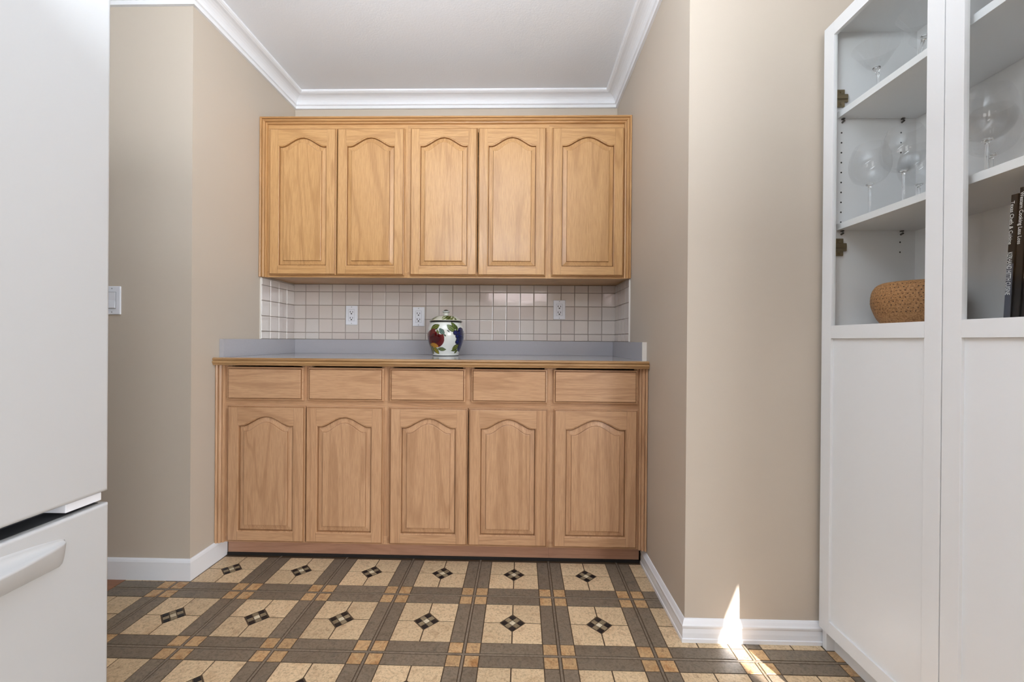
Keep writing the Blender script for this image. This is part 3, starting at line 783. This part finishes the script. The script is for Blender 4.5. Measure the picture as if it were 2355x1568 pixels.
# shelf pins and pin holes (32 mm system)
for X in (1.0285, 1.2165):
    for zt in (1.7182, 1.3580):
        b = MB(); b.cyl((X, CY1 - t, zt - .0125), (X, CY1 - t - .009, zt - .010), .0030, 8); b.box(X - .0035, X + .0035, CY1 - t - .008, CY1 - t - .0005, zt - .0045, zt - .0004); bpart(b, 'shelf_pin', M['black'])
hole = MB()
for X in (1.0265, 1.2145):
    zz = 1.673
    while zz > 1.10:
        if not (1.350 < zz < 1.384):
            if X < 1.1 and zz < 1.34: break
            if X > 1.1 and zz < 1.28: break
            if X > 1.1 and 1.384 < zz < 1.60: zz -= .032; continue
            hole.cyl((X, CY1 - t - .0002, zz), (X, CY1 - t - .0006, zz), .0027, 8)
        zz -= .032
bpart(hole, 'pin_holes', M['black'], kind='stuff')

# ---------------------------------------------------------------- glassware
def solidify_profile(p, th):
    """closed thin-walled profile: outside up, inside down"""
    return p
def wine_glass(x, y, z, s, lab, grp='balloon wine glasses on the middle shelf'):
    g = empty('wine_glass', (x, y, z), lab, 'wine glass', grp)
    b = MB(); b.lathe(cr([(.004, .103), (.018, .106), (.036, .117), (.0485, .138), (.0525, .162), (.0505, .186), (.0445, .208), (.038, .224)], 6), 48)
    b.v = [(v[0] * s, v[1] * s, v[2] * s) for v in b.v]; b.out('bowl', M['glassware'], g, smooth=True)
    b = MB(); b.lathe([(0, .108), (.010, .1075), (.011, .1045), (.005, .101), (.0036, .095), (.0033, .06), (.0036, .014), (.006, .008), (.020, .0042), (.034, .0022), (.0355, .0014), (.035, .0004), (0, .0004)], 32)
    b.v = [(v[0] * s, v[1] * s, v[2] * s) for v in b.v]; b.out('stem', M['stem'], g, smooth=True)
    return g
Z2, Z3 = 1.3782, 1.7384
wine_glass(1.0670, 1.318, Z2, 1.0, 'balloon wine glass standing farthest left behind the left door')
wine_glass(1.0760, 1.214, Z2, 1.0, 'balloon wine glass in front, second from left, beside the door frame')
wine_glass(1.2080, 1.310, Z2, .97, 'balloon wine glass standing at the back corner behind the other two')
wine_glass(1.1080, 1.030, Z2, 1.0, 'balloon wine glass at the front behind the right door')
wine_glass(1.2080, 1.112, Z2, 1.0, 'balloon wine glass at the back behind the right door')
wine_glass(1.1300, .905, Z2, 1.0, 'balloon wine glass cut by the right frame edge')
def martini(x, y, lab, rot=0):
    g = empty('cocktail_glass', (x, y, Z3), lab, 'cocktail glass', 'stemmed cocktail glasses on the top shelf'); g.rotation_euler = (0, 0, rot)
    b = MB(); b.lathe(cr([(.002, .0925), (.010, .0935), (.024, .106), (.042, .134), (.0615, .162)], 6), 48); b.out('bowl', M['glassware'], g, smooth=True)
    # bent glass stem
    b = MB(); n = 12; rings = []
    for i in range(15):
        tt = i / 14; zz = .004 + tt * .093; off = .010 * math.sin(tt * PI) ; r = .0042 + (.006 * max(0, tt - .85) / .15) + .010 * max(0, .12 - tt) / .12
        rings.append([(off + r * math.cos(2 * PI * a / n), r * math.sin(2 * PI * a / n), zz) for a in range(n)])
    vs = [v for rr in rings for v in rr]; fs = [(i * n + j, i * n + (j + 1) % n, (i + 1) * n + (j + 1) % n, (i + 1) * n + j) for i in range(14) for j in range(n)] + [tuple(range(n)), tuple(14 * n + j for j in range(n))]
    b.add(vs, fs); b.lathe([(0, .0045), (.030, .0030), (.036, .0018), (.036, .0004), (0, .0004)], 32)
    b.out('stem', M['stem'], g, smooth=True)
martini(1.076, 1.308, 'conical cocktail glass farthest left on the top shelf', .4)
martini(1.094, 1.172, 'conical cocktail glass beside the left door frame on the top shelf', 2.4)
martini(1.200, 1.250, 'conical cocktail glass at the back of the top shelf, between the front two', 1.2)
martini(1.130, 1.010, 'conical cocktail glass above the right door shelf, mostly out of frame', 0)

# ---------------------------------------------------------------- cork bowl
m = mat('cork', (168, 118, 68), .8); k = NT(m); v = k.coord(rnd=False)
n1 = k.noise(v, 220, 3, .7); n2 = k.noise(v, 12, 3)
c1 = k.ramp(n1.outputs[0], [(.35, s2l((128, 84, 44))), (.55, s2l((172, 122, 72))), (.75, s2l((186, 138, 88)))]); k.l(c1.outputs[0], k.b.inputs['Base Color']); k.bump(n1.outputs[0], .3, .001); M['cork'] = m
M['cork_dark'] = mat('cork_dots', (58, 34, 18), .9)
BC = (1.138, 1.246); BZ = 1.0432; R = .118
bowl = empty('cork_bowl', (BC[0], BC[1], BZ), 'squat brown cork bowl with dark dots on the lower glazed shelf', 'bowl')
bp_ = cr([(.056, 0), (.066, .004), (.082, .024), (.095, .058), (.0975, .080), (.094, .106), (.084, .123), (.072, .130)], 8)
b = MB(); b.lathe(bp_ + [(.069, .128), (.080, .112), (.086, .080), (.074, .030), (.05, .012), (0, .010)], 96); b.add([(0, 0, 0)] + [(.056 * math.cos(2 * PI * i / 96), .056 * math.sin(2 * PI * i / 96), 0) for i in range(96)], [(0, i + 1, (i + 1) % 96 + 1) for i in range(96)])
bb = b.out('bowl_wall', M['cork'], bowl, smooth=True)
def rad(z):
    for (r0, z0), (r1, z1) in zip(bp_[:-1], bp_[1:]):
        if z0 <= z <= z1: return r0 + (r1 - r0) * (z - z0) / max(z1 - z0, 1e-6)
    return bp_[-1][0]
b = MB()
for row in range(9):
    z = .042 + row * .0098
    for i in range(58):
        a = 2 * PI * (i + .5 * (row % 2)) / 58 + random.uniform(-.01, .01); r = rad(z) + .0004; s_ = .0017 * random.uniform(.7, 1.25)
        c_ = Vector((math.cos(a) * r, math.sin(a) * r, z)); tx = Vector((-math.sin(a), math.cos(a), 0))
        dr_ = (rad(z + .002) - rad(z - .002)) / .004; up = Vector((math.cos(a) * dr_, math.sin(a) * dr_, 1)).normalized()
        b.add([c_ - tx * s_, c_ - up * s_, c_ + tx * s_, c_ + up * s_], [(0, 1, 2, 3)])
b.out('dots', M['cork_dark'], bb, kind='stuff')

# ---------------------------------------------------------------- leaning cookbooks
M['book_black'] = mat('book_cover_black', (12, 12, 14), .3); M['book_grey'] = mat('book_band_grey', (70, 72, 82), .4); M['paper'] = mat('paper', (214, 206, 186), .8); M['ink'] = mat('book_lettering', (226, 226, 222), .6)
M['photo'] = mat('cover_photo', (170, 150, 100), .4); k = NT(M['photo']); n1 = k.noise(k.coord(rnd=False), 60, 3); c1 = k.ramp(n1.outputs[0], [(.4, s2l((88, 78, 40))), (.55, s2l((216, 204, 168))), (.7, s2l((120, 84, 50)))]); k.l(c1.outputs[0], k.b.inputs['Base Color'])
def text_mesh(name, body_, size, mtl, parent, loc, sx=1.0):
    cu = bpy.data.curves.new(name, 'FONT'); cu.body = body_; cu.size = size; cu.extrude = .0001
    to = bpy.data.objects.new(name, cu); COL.objects.link(to)
    bpy.context.view_layer.update()
    me = bpy.data.meshes.new_from_object(to.evaluated_get(bpy.context.evaluated_depsgraph_get()))
    bpy.data.objects.remove(to)
    # text runs down the spine: text x -> -z, text y -> towards -y (camera side is left of the spine bottom)
    for v in me.vertices:
        x, y_ = v.co.x * sx, v.co.y
        v.co = Vector((loc[0] - v.co.z, loc[1] - y_, loc[2] - x))
    me.materials.clear(); me.materials.append(mtl)
    o = bpy.data.objects.new(name, me); COL.objects.link(o); o.parent = parent; return o
BKX = 1.045
def book(y, lean, th, h_, lab, texts, band=False, photo=False):
    g = empty('cookbook', (BKX, y, 1.0432), lab, 'book', 'black cookbooks leaning on the lower glazed shelf'); g.rotation_euler = (lean, 0, 0)
    b = MB(); b.box(0, .19, 0, .0022, 0.0005, h_, .0006); b.box(0, .19, th - .0022, th, 0.0005, h_, .0006); b.box(0, .0025, 0, th, .0005, h_, .0006)
    c = b.out('cover', M['book_black'], g)
    b = MB(); b.box(.0026, .186, .0023, th - .0023, .003, h_ - .003); b.out('pages', M['paper'], g)
    if band:
        b = MB(); b.box(-.0004, 0, .0004, th - .0004, .002, .125); b.out('spine_band', M['book_grey'], g)
    if photo:
        b = MB(); b.box(-.0004, 0, .001, th - .001, .09, .20); b.out('spine_photo', M['photo'], g)
    for txt, sz, yy, zt, sx in texts: text_mesh('spine_lettering', txt, sz, M['ink'], g, (-.0006, yy, zt), sx)
    return g
book(.9235, .048, .0128, .272, 'slim black cookbook with two-line white spine title, leftmost of the leaning books', [('Texas Chefs & Cuisine', .0095, .0118, .258, 1.05), ('KERHAND HITTH CUISINE', .0125, .0118, .150, .62)], band=True)
book(.9070, .048, .0140, .282, 'black cookbook standing second from left, with white italic spine title', [('Western Cooking Less Loss', .0100, .0120, .272, .95)])
book(.8880, .048, .0165, .262, 'cookbook with a food photograph on the spine, cut by the frame edge', [], photo=True)
